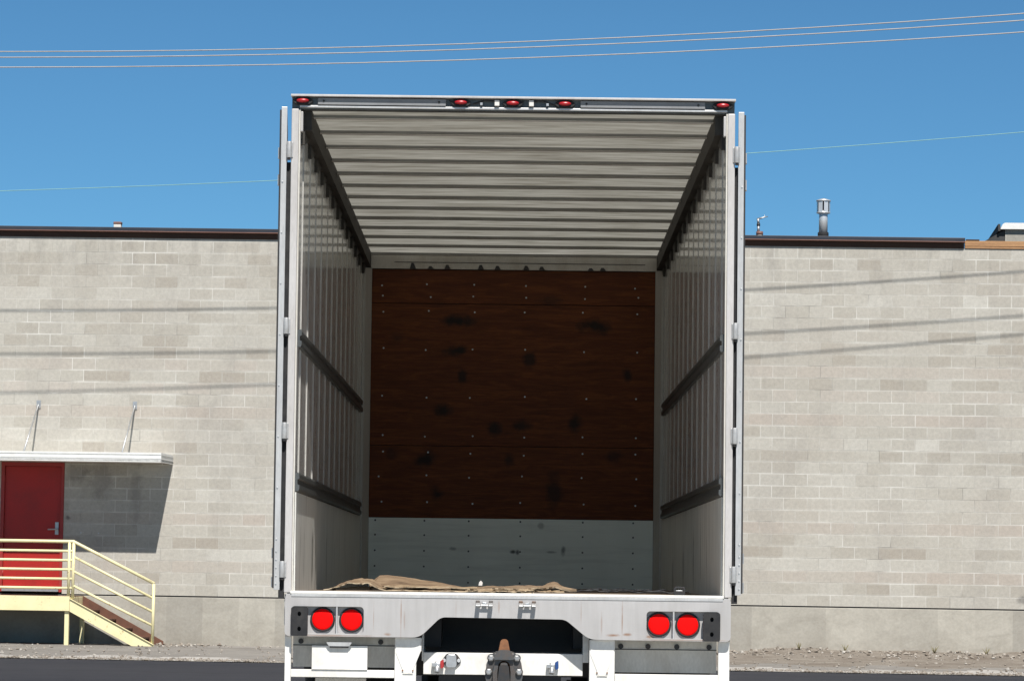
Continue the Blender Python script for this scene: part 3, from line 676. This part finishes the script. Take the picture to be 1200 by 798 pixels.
# --- rear frame
g = MB()
g.box(-1.313, 1.310, -.03, .12, 4.106, 4.118, 'post_white')
g.box(-1.308, 1.306, .022, .11, 4.036, 4.105, 'rail_dark')
g.box(-1.262, 1.262, .002, .0215, 4.043, 4.056, 'alu')
g.box(-1.155, -.40, -.004, .0215, 4.060, 4.100, 'header_plate'); g.box(.395, 1.130, -.004, .0215, 4.060, 4.100, 'header_plate')
for x in (-1.12, -.44, .43, 1.09): g.lathe([(.007, -.008), (.007, -.0045)], 'chassis', 'y', (x, 0, 4.082), 8)
hd = g.build('header', tr_, bevel=.002)
def oval(g, c, a, b, y0, y1, m, n=20, dome=0):
    prof = [(1, y0), (1, y1)] if not dome else [(1, y0), (.97, y0-(y0-y1)*.5), (.8, y1), (.5, y1-.002), (0, y1-.003)]
    g.lathe(prof if y0 > y1 or dome else prof, m, 'y', c, n, True, a, b)
for x, zc in ((-1.244, 4.080), (-.312, 4.080), (-.005, 4.079), (.303, 4.079), (1.234, 4.080)):
    g = MB(); 
    g.lathe([(1, .021), (1, -.006), (.9, -.010), (.8, -.006)], 'rubber', 'y', (x, 0, zc), 24, True, .060, .024)
    m_ = g.build('marker_light', hd)
    g = MB(); g.lathe([(1, -.004), (.95, -.020), (.75, -.030), (.4, -.033), (0, -.034)], 'marker_lens', 'y', (x, 0, zc+.002), 24, True, .038, .0125); g.build('lens', m_)
for x in (-.098, .105): g = MB(); g.box(x-.014, x+.014, -.014, .0215, 4.064, 4.098, 'paper'); g.build('wire_plug', hd, bevel=.002)
for x in (-.19, .20): g = MB(); g.box(x-.007, x+.007, -.012, .0215, 4.067, 4.082, 'galv'); g.build('wire_clip', hd)
for pts in ([(-.24, -.002, 4.074), (-.17, -.004, 4.098), (-.11, -.004, 4.094)], [(.24, -.002, 4.074), (.17, -.004, 4.098), (.11, -.004, 4.094)], [(-.38, -.002, 4.096), (-.35, -.004, 4.074)], [(-.06, -.003, 4.09), (.06, -.003, 4.092)]):
    g = MB(); g.tube(pts, .004, 'rubber'); g.build('wire', hd)
# corner posts, gasket strips, hinges
doors = {}
for sgn in (-1, 1):
    g = MB(); a, b = sorted((sgn*1.266, sgn*1.3085))
    g.box(a, b, 0, .055, 1.19, 4.035, 'post_white'); 
    a, b = sorted((sgn*1.2562, sgn*1.2655)); g.box(a, b, .006, .055, 1.2, 4.035, 'grey_panel')
    a, b = sorted((sgn*1.241, sgn*1.2555)); g.box(a, b, .004, .06, 3.90, 4.02, 'post_white')
    po = g.build('corner_post', tr_, bevel=.006)
    g = MB(); a, b = sorted((sgn*1.3095, sgn*1.343)); g.box(a, b, .03, .055, 1.155, 3.72, 'rubber'); g.build('door_gasket', po)
    # door leaf swung right round against the side wall
    d = bpy.data.objects.new('door', None); COL.objects.link(d); d.parent = tr_; d.location = (1.339 if sgn > 0 else -1.345, .0, 0); d.rotation_euler = (0, 0, R(-3.6*sgn))
    x0, x1 = sorted((-sgn*.010, sgn*.022))
    g = MB(); g.box(x0, x1, .004, 1.22, 1.205, 4.045, 'alu'); g.build('leaf', d, bevel=.003)
    g = MB(); g.box(x0-.001, x1+.001, -.002, .0038, 1.205, 4.045, 'alu')
    for z in [1.24+.047*i for i in range(5)]+[1.5+.3*i for i in range(8)]: g.lathe([(.006, -.0035), (.004, 0)], 'galv', 'y', (sgn*.012, -.0022, z), 8)
    g.build('edge_channel', d, bevel=.002)
    g = MB(); a, b = sorted((sgn*.0225, sgn*.033)); g.box(a, b, .02, .05, 1.215, 4.03, 'dark_steel'); g.box(a, b, 1.16, 1.21, 1.215, 4.03, 'dark_steel'); g.build('edge_seal', d)
    for z in (1.25, 1.42, 3.62, 3.78): g = MB(); g.box(*sorted((sgn*.0225, sgn*.040)), .06, .13, z-.03, z+.03, 'galv'); g.build('strap', d)
    for z in (3.79, 2.75, 2.135, 1.325):
        g = MB(); X = sgn*1.319
        g.tube([(X, -.012, z-.048), (X, -.012, z+.048)], .0165, 'hinge_steel', 12)
        g.tube([(X, -.012, z-.062), (X, -.012, z-.048)], .010, 'dark_steel', 10)
        p, q = sorted((sgn*1.296, sgn*1.312)); g.box(p, q, -.007, -.001, z-.046, z+.046, 'hinge_steel')
        p, q = sorted((sgn*1.322, sgn*1.330)); g.box(p, q, .004, .012, z-.035, z+.035, 'hinge_steel')
        g.build('hinge', po, bevel=.003)
# sill with its lamp boxes
g = MB()
outer = fillet([(-1.298, 1.185), (-1.298, .938), (-.510, .938), (-.388, 1.058), (.338, 1.053), (.478, .938), (1.303, .935), (1.303, 1.185)], (.03, .03, .045, .03, .03, .045, .03, .03), 6)
boxL = rounded(-1.262, -.838, .955, 1.112, .022, 4, (1, 1, 1, 1)); boxR = rounded(.812, 1.242, .950, 1.107, .022, 4, (1, 1, 1, 1))
g.prism([outer, boxL, boxR], 'y', -.030, .0, 'sill_metal')
g.prism([fillet([(-1.296, 1.18), (-1.296, .942), (-.508, .942), (-.386, 1.062), (.336, 1.057), (.476, .942), (1.301, .939), (1.301, 1.18)], (0, 0, .045, .03, .03, .045, 0, 0), 6)], 'y', .055, .098, 'sill_metal')
g.box(-1.296, 1.301, .0005, .0545, 1.118, 1.184, 'sill_metal'); 
g.box(-1.296, -.57, .001, .0545, .9385, .9505, 'sill_metal'); g.box(.53, 1.301, .001, .0545, .9365, .9475, 'sill_metal')
sill = g.build('rear_sill', tr_, bevel=.004)
g = MB(); g.box(-1.268, 1.262, -.036, .099, 1.1855, 1.2015, 'white_paint'); g.box(-1.262, 1.256, -.034, -.0305, 1.168, 1.1852, 'alu'); g.build('threshold', sill, bevel=.003)  # top strip given a brighter white to carry the sunlight on it
for (x0, x1, xm, z0, z1) in ((-1.262, -.838, -.995, .955, 1.112), (.812, 1.242, .970, .950, 1.107)):
    g = MB(); g.box(x0-.003, x1+.003, .012, .020, z0-.003, z1+.003, 'sill_metal'); g.box(xm-.005, xm+.005, -.028, .0118, z0-.002, z1+.002, 'alu'); g.build('lamp_box', sill, bevel=.002)
for x, z in ((-1.079, 1.036), (-.910, 1.035), (.885, 1.031), (1.054, 1.029)):
    g = MB(); g.lathe([(.0725, .0115), (.0725, .002), (.069, -.003), (.061, .001)], 'rubber', 'y', (x, 0, z), 36)
    tl = g.build('tail_light', sill)
    g = MB(); g.lathe([(.0625, .004), (.061, .0), (.05, -.0025), (.03, -.0035), (0, -.004)], 'red_lens', 'y', (x, 0, z), 36); g.build('lens', tl)
for x0, x1, z0, z1 in ((-1.260, -1.163, .941, 1.108), (1.143, 1.240, .937, 1.103)):
    g = MB(); hl = [[(( x0+x1)/2+.011*math.cos(a*math.pi/5), zc+.014*math.sin(a*math.pi/5)) for a in range(10)] for zc in (z0+.04, z1-.04)]
    g.prism([rounded(x0, x1, z0, z1, .012, 3)]+hl, 'y', -.062, -.030, 'rubber'); g.box(x0+.004, x1-.004, -.0295, .0118, z0+.02, z1-.01, 'rubber')
    g.build('dock_bumper', sill, bevel=.004)
# lock keepers on the sill
for xc, fl in ((-.135, 1), (.116, -1)):
    g = MB()
    for q in (-1, 1):
        g.prism([[(xc+q*.050, 1.158), (xc+q*.050, 1.128), (xc+q*.020, 1.128), (xc+q*.028, 1.158)]], 'y', -.040, -.0305, 'cast_steel')
        g.prism([[(-.0402, 1.146), (-.085, 1.132), (-.085, 1.124), (-.0402, 1.124)]], 'x', *sorted((xc+q*.050, xc+q*.024)), 'galv')
    g.box(xc-.024, xc+.024, -.060, -.048, 1.124, 1.134, 'galv'); g.prism([[(xc-fl*.012, 1.150), (xc+fl*.014, 1.145), (xc+fl*.016, 1.1345), (xc-fl*.014, 1.1345)]], 'y', -.055, -.0305, 'galv')
    g.build('lock_keeper', sill, bevel=.003)

# --- white underride guard and the panels behind it
g = MB()
for (x0, x1) in ((-1.298, -1.262), (1.235, 1.30)): g.box(x0, x1, .022, .07, .42, .9375, 'white_paint')
g.box(-1.2615, -.656, .022, .06, .700, .745, 'white_paint'); g.box(.631, 1.2345, .022, .06, .695, .740, 'white_paint')
for (x0, x1) in ((-.655, -.500), (.482, .630)): g.prism([[(x0, .42), (x0, .9370), (x1, .9370), (x1, .86), (x1-.03*(1 if x0 < 0 else 0), .82), (x1-.03*(1 if x0 < 0 else 0), .42)]], 'y', .022, .09, 'white_paint')
g.box(-1.298, 1.30, .021, .09, .30, .4195, 'white_paint')
ug = g.build('underride_guard', tr_, bevel=.003)
for (x0, x1, q) in ((-.649, -.507, .028), (.489, .624, .030)):
    g = MB(); g.prism([[(x0, .936), (x0, .85), (x0+.05, .725), (x1-.05, .725), (x1, .85), (x1, .936)]], 'y', .0175, .0215, 'white_paint')
    g.box((x0+x1)/2-.03, (x0+x1)/2+.03, .0150, .0173, .726, .731, 'grey_panel')
    for e in (-1, 1): g.lathe([(.005, -.003), (.004, 0)], 'rust', 'y', ((x0+x1)/2+e*.03, .0173, .745), 8)
    g.build('gusset', ug)
g = MB(); g.box(-1.2615, -.650, .20, .22, .755, .936, 'grey_panel'); g.box(-1.2615, -.650, .196, .1995, .880, .8845, 'chassis')
for x in (-1.215, -.745): g.lathe([(.016, -.008), (.012, 0)], 'dark_steel', 'y', (x, .199, .905), 10)
g.build('mudguard_panel', ug)
g = MB(); g.box(.625, 1.2345, .20, .22, .745, .933, 'grey_panel'); g.box(.625, 1.2345, .196, .1995, .878, .8825, 'chassis')
for x in (.67, .83, 1.0, 1.19): g.lathe([(.016, -.008), (.012, 0)], 'dark_steel', 'y', (x, .199, .898), 10)
g.build('mudguard_panel', ug)
for x0, x1 in ((-1.13, -.83), (.72, 1.12)):
    g = MB(); g.box(x0, x1, .24, .255, .12, .69, 'grey_panel'); g.build('mud_flap', ug)
g = MB(); g.box(-1.14, -.815, .022, .034, .7455, .885, 'white_paint'); g.box(-1.14, -.815, .012, .0215, .7455, .7500, 'white_paint'); g.build('licence_plate', ug, bevel=.003, label='blank white plate under the tail lights')
g = MB(); g.prism([fillet([(-1.055, .905), (-.905, .905), (-.92, .882), (-1.04, .882)], (.004, .004, .008, .008), 3)], 'y', -.004, .06, 'alu'); g.box(-1.035, -.925, .0, .05, .872, .8815, 'chassis'); g.build('plate_lamp', ug)
# --- towing hitch plate
g = MB(); g.box(-.490, .445, .165, .185, .722, .850, 'white_paint'); g.box(-.495, .450, .186, .60, .835, .850, 'white_paint')
for x0, x1 in ((-.500, -.4905), (.4455, .4815)): g.prism([[(.165, .86), (.165, .80), (.6, .80), (.6, 1.05), (.20, 1.05)]], 'x', x0, x1, 'white_paint')
g.box(-.40, .32, .20, .24, .40, .721, 'chassis')
hp = g.build('hitch_plate', tr_, bevel=.003, loc=(0, -.037, 0))
g = MB(); cx = -.016
g.prism([fillet([(cx-.058, .862), (cx+.058, .862), (cx+.100, .805), (cx+.112, .72), (cx+.09, .62), (cx-.09, .62), (cx-.112, .72), (cx-.100, .805)], [.025]*8, 4)], 'y', .134, .164, 'hook_steel')
ht = g.build('pintle_hook', hp, bevel=.004)
g = MB()     # arched housing round the mouth of the hook
out_ = [(cx-.062, .60), (cx-.066, .74)]+[(cx+.058*math.cos(R(180-15*k)), .785+.055*math.sin(R(180-15*k))) for k in range(13)]+[(cx+.066, .74), (cx+.062, .60)]
inn_ = [(cx+.036, .60), (cx+.038, .74)]+[(cx+.034*math.cos(R(15*k)), .772+.036*math.sin(R(15*k))) for k in range(13)]+[(cx-.038, .74), (cx-.036, .60)]
g.prism([out_+inn_], 'y', .045, .133, 'hook_steel'); g.box(cx-.036, cx+.036, .128, .1335, .60, .81, 'rust'); g.build('housing', ht, bevel=.006)
g = MB(); g.prism([fillet([(cx-.046, .60), (cx+.046, .60), (cx+.027, .785), (cx-.027, .785)], [.004, .004, .016, .016], 5)], 'y', -.01, .06, 'dark_steel')
g.prism([fillet([(cx-.024, .772), (cx+.024, .772), (cx+.018, .798), (cx-.018, .798)], [.002, .002, .01, .01], 4)], 'y', .0, .055, 'hook_steel'); g.build('horn', ht, bevel=.010)
g = MB(); g.prism([fillet([(cx-.034, .862), (cx+.034, .862), (cx+.020, .934), (cx-.020, .934)], [.006, .006, .019, .019], 6)], 'y', .025, .08, 'rust')
g.prism([fillet([(cx-.060, .815), (cx+.060, .815), (cx+.050, .850), (cx+.030, .872), (cx-.030, .872), (cx-.050, .850)], [.01]*6, 3)], 'y', .018, .088, 'hook_steel')
g.tube([(cx-.055, .05, .842), (cx+.055, .05, .842)], .017, 'hook_steel', 12); g.build('latch', ht, bevel=.010, label='rusty upright latch of the towing hook')
for (bx_, bz_) in ((-.076, .822), (.074, .822), (-.088, .742), (.088, .742)):
    g = MB(); g.lathe([(.024, -.005), (.024, 0)], 'hook_steel', 'y', (cx+bx_, .1338, bz_), 18); g.lathe([(.012, -.026), (.019, -.021), (.019, -.005)], 'galv', 'y', (cx+bx_, .1338, bz_), 6, False); g.build('bolt', ht)
# electric socket and the two air couplings
g = MB(); c = (-.325, .80)
g.prism([fillet([(c[0]-.060, c[1]), (c[0]-.022, c[1]-.038), (c[0]+.022, c[1]-.038), (c[0]+.060, c[1]), (c[0]+.028, c[1]+.045), (c[0]-.028, c[1]+.045)], [.014]*6, 4)], 'y', .150, .1645, 'dark_steel')
for q in (-1, 1): g.lathe([(.011, -.004), (.009, 0)], 'chrome', 'y', (c[0]+q*.043, .149, c[1]+.004), 10)
g.lathe([(.028, .0), (.028, -.045), (.024, -.05)], 'galv', 'y', (c[0], .150, c[1]-.006), 20)
g.prism([fillet([(c[0]-.028, c[1]+.038), (c[0]+.028, c[1]+.038), (c[0]+.032, c[1]-.035), (c[0]-.032, c[1]-.035)], [.01, .01, .02, .02], 4)], 'y', .092, .100, 'galv')
g.tube([(c[0]-.02, .105, c[1]+.036), (c[0]+.02, .105, c[1]+.036)], .007, 'galv'); g.build('electric_socket', hp, bevel=.002)
for cx_, m_, lab in ((-.405, 'red_plastic', 'air coupling with a red tag'), (.268, 'blue_plastic', 'air coupling with a blue tag')):
    g = MB(); g.lathe([(.026, 0), (.026, -.03), (.018, -.036), (0, -.036)], 'galv', 'y', (cx_, .164, .775), 18)
    g.tube([(cx_, .145, .775), (cx_-.005, .13, .735)], .016, 'galv', 10); g.box(cx_-.034, cx_-.014, .125, .16, .768, .79, 'galv')
    g.prism([fillet([(cx_+.014, .80), (cx_+.034, .812), (cx_+.036, .765), (cx_+.018, .755)], [.006]*4, 3)], 'y', .118, .150, m_); g.build('air_coupling', hp, bevel=.003, label=lab)
# --- axle and dual wheels, landing legs
g = MB(); g.tube([(-.75, 1.55, .5), (.75, 1.55, .5)], .065, 'chassis', 14); g.box(-.5, -.38, 1.0, 2.1, .56, .64, 'chassis'); g.box(.38, .5, 1.0, 2.1, .56, .64, 'chassis')
for x in (-.45, .45): g.box(x-.05, x+.05, 1.45, 1.65, .56, .875, 'chassis')
g.build('axle', tr_)
for x in (-1.13, -.80, .80, 1.13):
    w_ = .115
    g = MB(); prof = [(.28, -w_*.8), (.44, -w_), (.485, -w_*.85), (.50, -w_*.6)] + [(.50-(.012 if i % 2 else 0), -w_*.5+w_*i/8) for i in range(9)] + [(.50, w_*.6), (.485, w_*.85), (.44, w_), (.28, w_*.8)]
    g.lathe(prof, 'tyre', 'x', (x, 1.55, .5), 40); wo_ = g.build('wheel', tr_)
    g = MB(); s_ = 1 if x > 0 else -1
    g.lathe([(.285, -w_*.75), (.27, -.02), (.12, 0), (.12, .05), (0, .06)], 'white_paint', 'x', (x, 1.55, .5), 28) if s_ > 0 else g.lathe([(0, -.06), (.12, -.05), (.12, 0), (.27, .02), (.285, w_*.75)], 'white_paint', 'x', (x, 1.55, .5), 28); g.build('rim', wo_)
for x in (-.62, .62):
    g = MB(); g.box(x-.06, x+.06, 6.8, 6.92, .25, 1.058, 'chassis'); g.box(x-.045, x+.045, 6.815, 6.905, .02, .249, 'galv'); g.box(x-.13, x+.13, 6.74, 6.98, 0.002, .019, 'chassis'); g.build('landing_leg', tr_, bevel=.004)

# ================================================================== LOOSE THINGS ON THE TRAILER FLOOR
TM = Matrix.Translation((-.04, 20, 0)) @ Matrix.Rotation(R(-.2), 4, 'Y')
def sheet(x0, x1, y0, y1, h, m, label, seed, th=.006, nx=22, ny=5, rag=.016, skew=0):
    rr = random.Random(seed); ph = [rr.uniform(0, 6.28) for _ in range(8)]
    g = MB(); vs, fs = [], []
    ox, oy = (x0+x1)/2, (y0+y1)/2
    for j in range(ny+1):
        for i in range(nx+1):
            u, v = i/nx, j/ny; x = x0+(x1-x0)*u+skew*v; y = y0+(y1-y0)*v
            if i in (0, nx): x += rr.uniform(-rag, rag)*2.2
            if j in (0, ny): y += rr.uniform(-rag, rag)*1.8
            z = h(u, v)+.0025*(math.sin(u*17+ph[0]+v*3)+math.sin(u*31+ph[1]-v*5)*.5)+.003+rr.uniform(-.0022, .0022)
            vs.append((x-ox, y-oy, max(.001, z)))
    for j in range(ny):
        for i in range(nx): a = j*(nx+1)+i; fs.append((a, a+1, a+nx+2, a+nx+1))
    g.add(vs, fs, m, False)
    o = g.build('cardboard_sheet', loc=tuple(TM @ Vector((ox, oy, 1.1985))), solid=th); o.rotation_euler = (0, R(-.2), 0)
    o.data.materials.append(MAT['cut_edge']); o.modifiers['solid'].material_offset_rim = 1
    return tag(o, label, 'cardboard', 'torn cardboard lying on the trailer floor')
def bumpf(u, c, w): return math.exp(-((u-c)/w)**2)
def pl(u, pts):      # piecewise straight profile: a folded board
    for (a, za), (b, zb) in zip(pts, pts[1:]):
        if u <= b: return za+(zb-za)*(u-a)/(b-a)
    return pts[-1][1]
sheet(-1.065, -.735, .14, .75, lambda u, v: pl(u, ((0, 0), (.12, .020), (.42, .052), (.75, .050), (1, .004)))*(.85+.35*v)+.006*v, 'cardboard', 'curled brown cardboard arching up at the left end of the pile', 3)
sheet(-.85, .10, .50, 1.5, lambda u, v: pl(u, ((0, .030), (.05, .078), (.20, .070), (.42, .036), (.6, .012), (1, .008)))*(.3+.75*v)+.010*v, 'cardboard', 'large brown cardboard sheet with the tallest peak, behind the curled piece', 5)
sheet(-.74, -.20, .20, .60, lambda u, v: .021+.005*(1-u)+.004*v, 'pale_cardboard', 'long flat pale cardboard board lifted at the front, left of the folded piece', 8, .006)
sheet(-.70, .13, .105, .50, lambda u, v: .002+.004*abs(math.sin(u*7))+.006*v, 'cardboard', 'thin brown cardboard strip lying flat along the sill under the pale board', 31, .005, 34, 6, .012)
sheet(-.27, .335, .22, .90, lambda u, v: pl(u, ((0, .012), (.3, .022), (.62, .026), (.80, .030), (.90, .048), (.96, .038), (1, .010)))*(.65+.5*v)+.004, 'cardboard', 'ragged folded cardboard at the right end of the pile', 13, .009, 34, 8, .035)
sheet(-.25, .30, .105, .24, lambda u, v: .004+.004*v+pl(u, ((0, 0), (.3, .008), (.35, .002), (.7, .010), (.74, .004), (1, .006))), 'pale_cardboard', 'crushed light tan cardboard edge low under the folded piece', 21, .004, 36, 5, .024)
o = tag(MB().prism([[(-.012, 0), (.010, 0), (.013, .018), (.002, .030), (-.008, .020)]], 'y', -.004, .006, 'paper').build('paper_scrap', loc=tuple(TM @ Vector((-.165, .55, 1.243)))), 'tiny white paper scrap standing on the cardboard', 'scrap')
# black strapping lying along the floor at right
g = MB(); rr = random.Random(4); pts = []
for i in range(40):
    u = i/39; pts.append((-.32+.70*u, .12*math.sin(u*6)+rr.uniform(-.02, .02), .010+.008*abs(math.sin(u*11))+rr.uniform(0, .006)))
g.tube(pts, .006, 'chassis', 6)
pts = [(p[0]*.7-.02, p[1]*.8+.15, p[2]+.008) for p in pts]; g.tube(pts, .006, 'chassis', 6)
tag(g.build('rubber_strap', loc=tuple(TM @ Vector((.72, .9, 1.1975)))), 'tangled thin black rubber strap lying on the trailer floor at the right', 'strap')
g = MB(); 
g.prism([rounded(-.034, .034, 0, .052, .014, 4), rounded(-.022, .022, .022, .042, .006, 3)], 'y', -.015, .015, 'dark_steel'); g.box(-.032, .032, -.03, .03, -.0005, .006, 'chassis'); g.tube([(-.03, 0, .028), (.03, 0, .028)], .006, 'galv')
tag(g.build('strap_buckle', loc=tuple(TM @ Vector((1.02, .35, 1.199))), bevel=.002), 'small black buckle standing on the trailer floor by the right wall', 'buckle')

# ================================================================== SMALL DEBRIS BY THE WALL
for i, (s, n, lab) in enumerate(((4.7, -.5, 'small dry weed by the wall, nearest the trailer'), (5.45, -.35, 'small dry weed by the wall, second from the trailer'), (6.9, -.4, 'dry weed in the middle of the dirt bank by the wall'), (7.75, -.3, 'small dry weed by the wall at the right edge'))):
    g = MB(); rr = random.Random(i)
    for k in range(9):
        a = rr.uniform(0, 6.28); l = rr.uniform(.05, .13); q = rr.uniform(.2, .9)
        g.tube([(0, 0, 0), (l*.5*q*math.cos(a), l*.5*q*math.sin(a), l*.6), (l*q*math.cos(a), l*q*math.sin(a), l)], [.006, .005, .002], 'dry_stalk', 5)
    p = wpt(s, n); tag(g.build('dry_weed', loc=(p.x, p.y, hsh(s, n)-.005)), lab, 'weed', 'dry weeds along the wall')
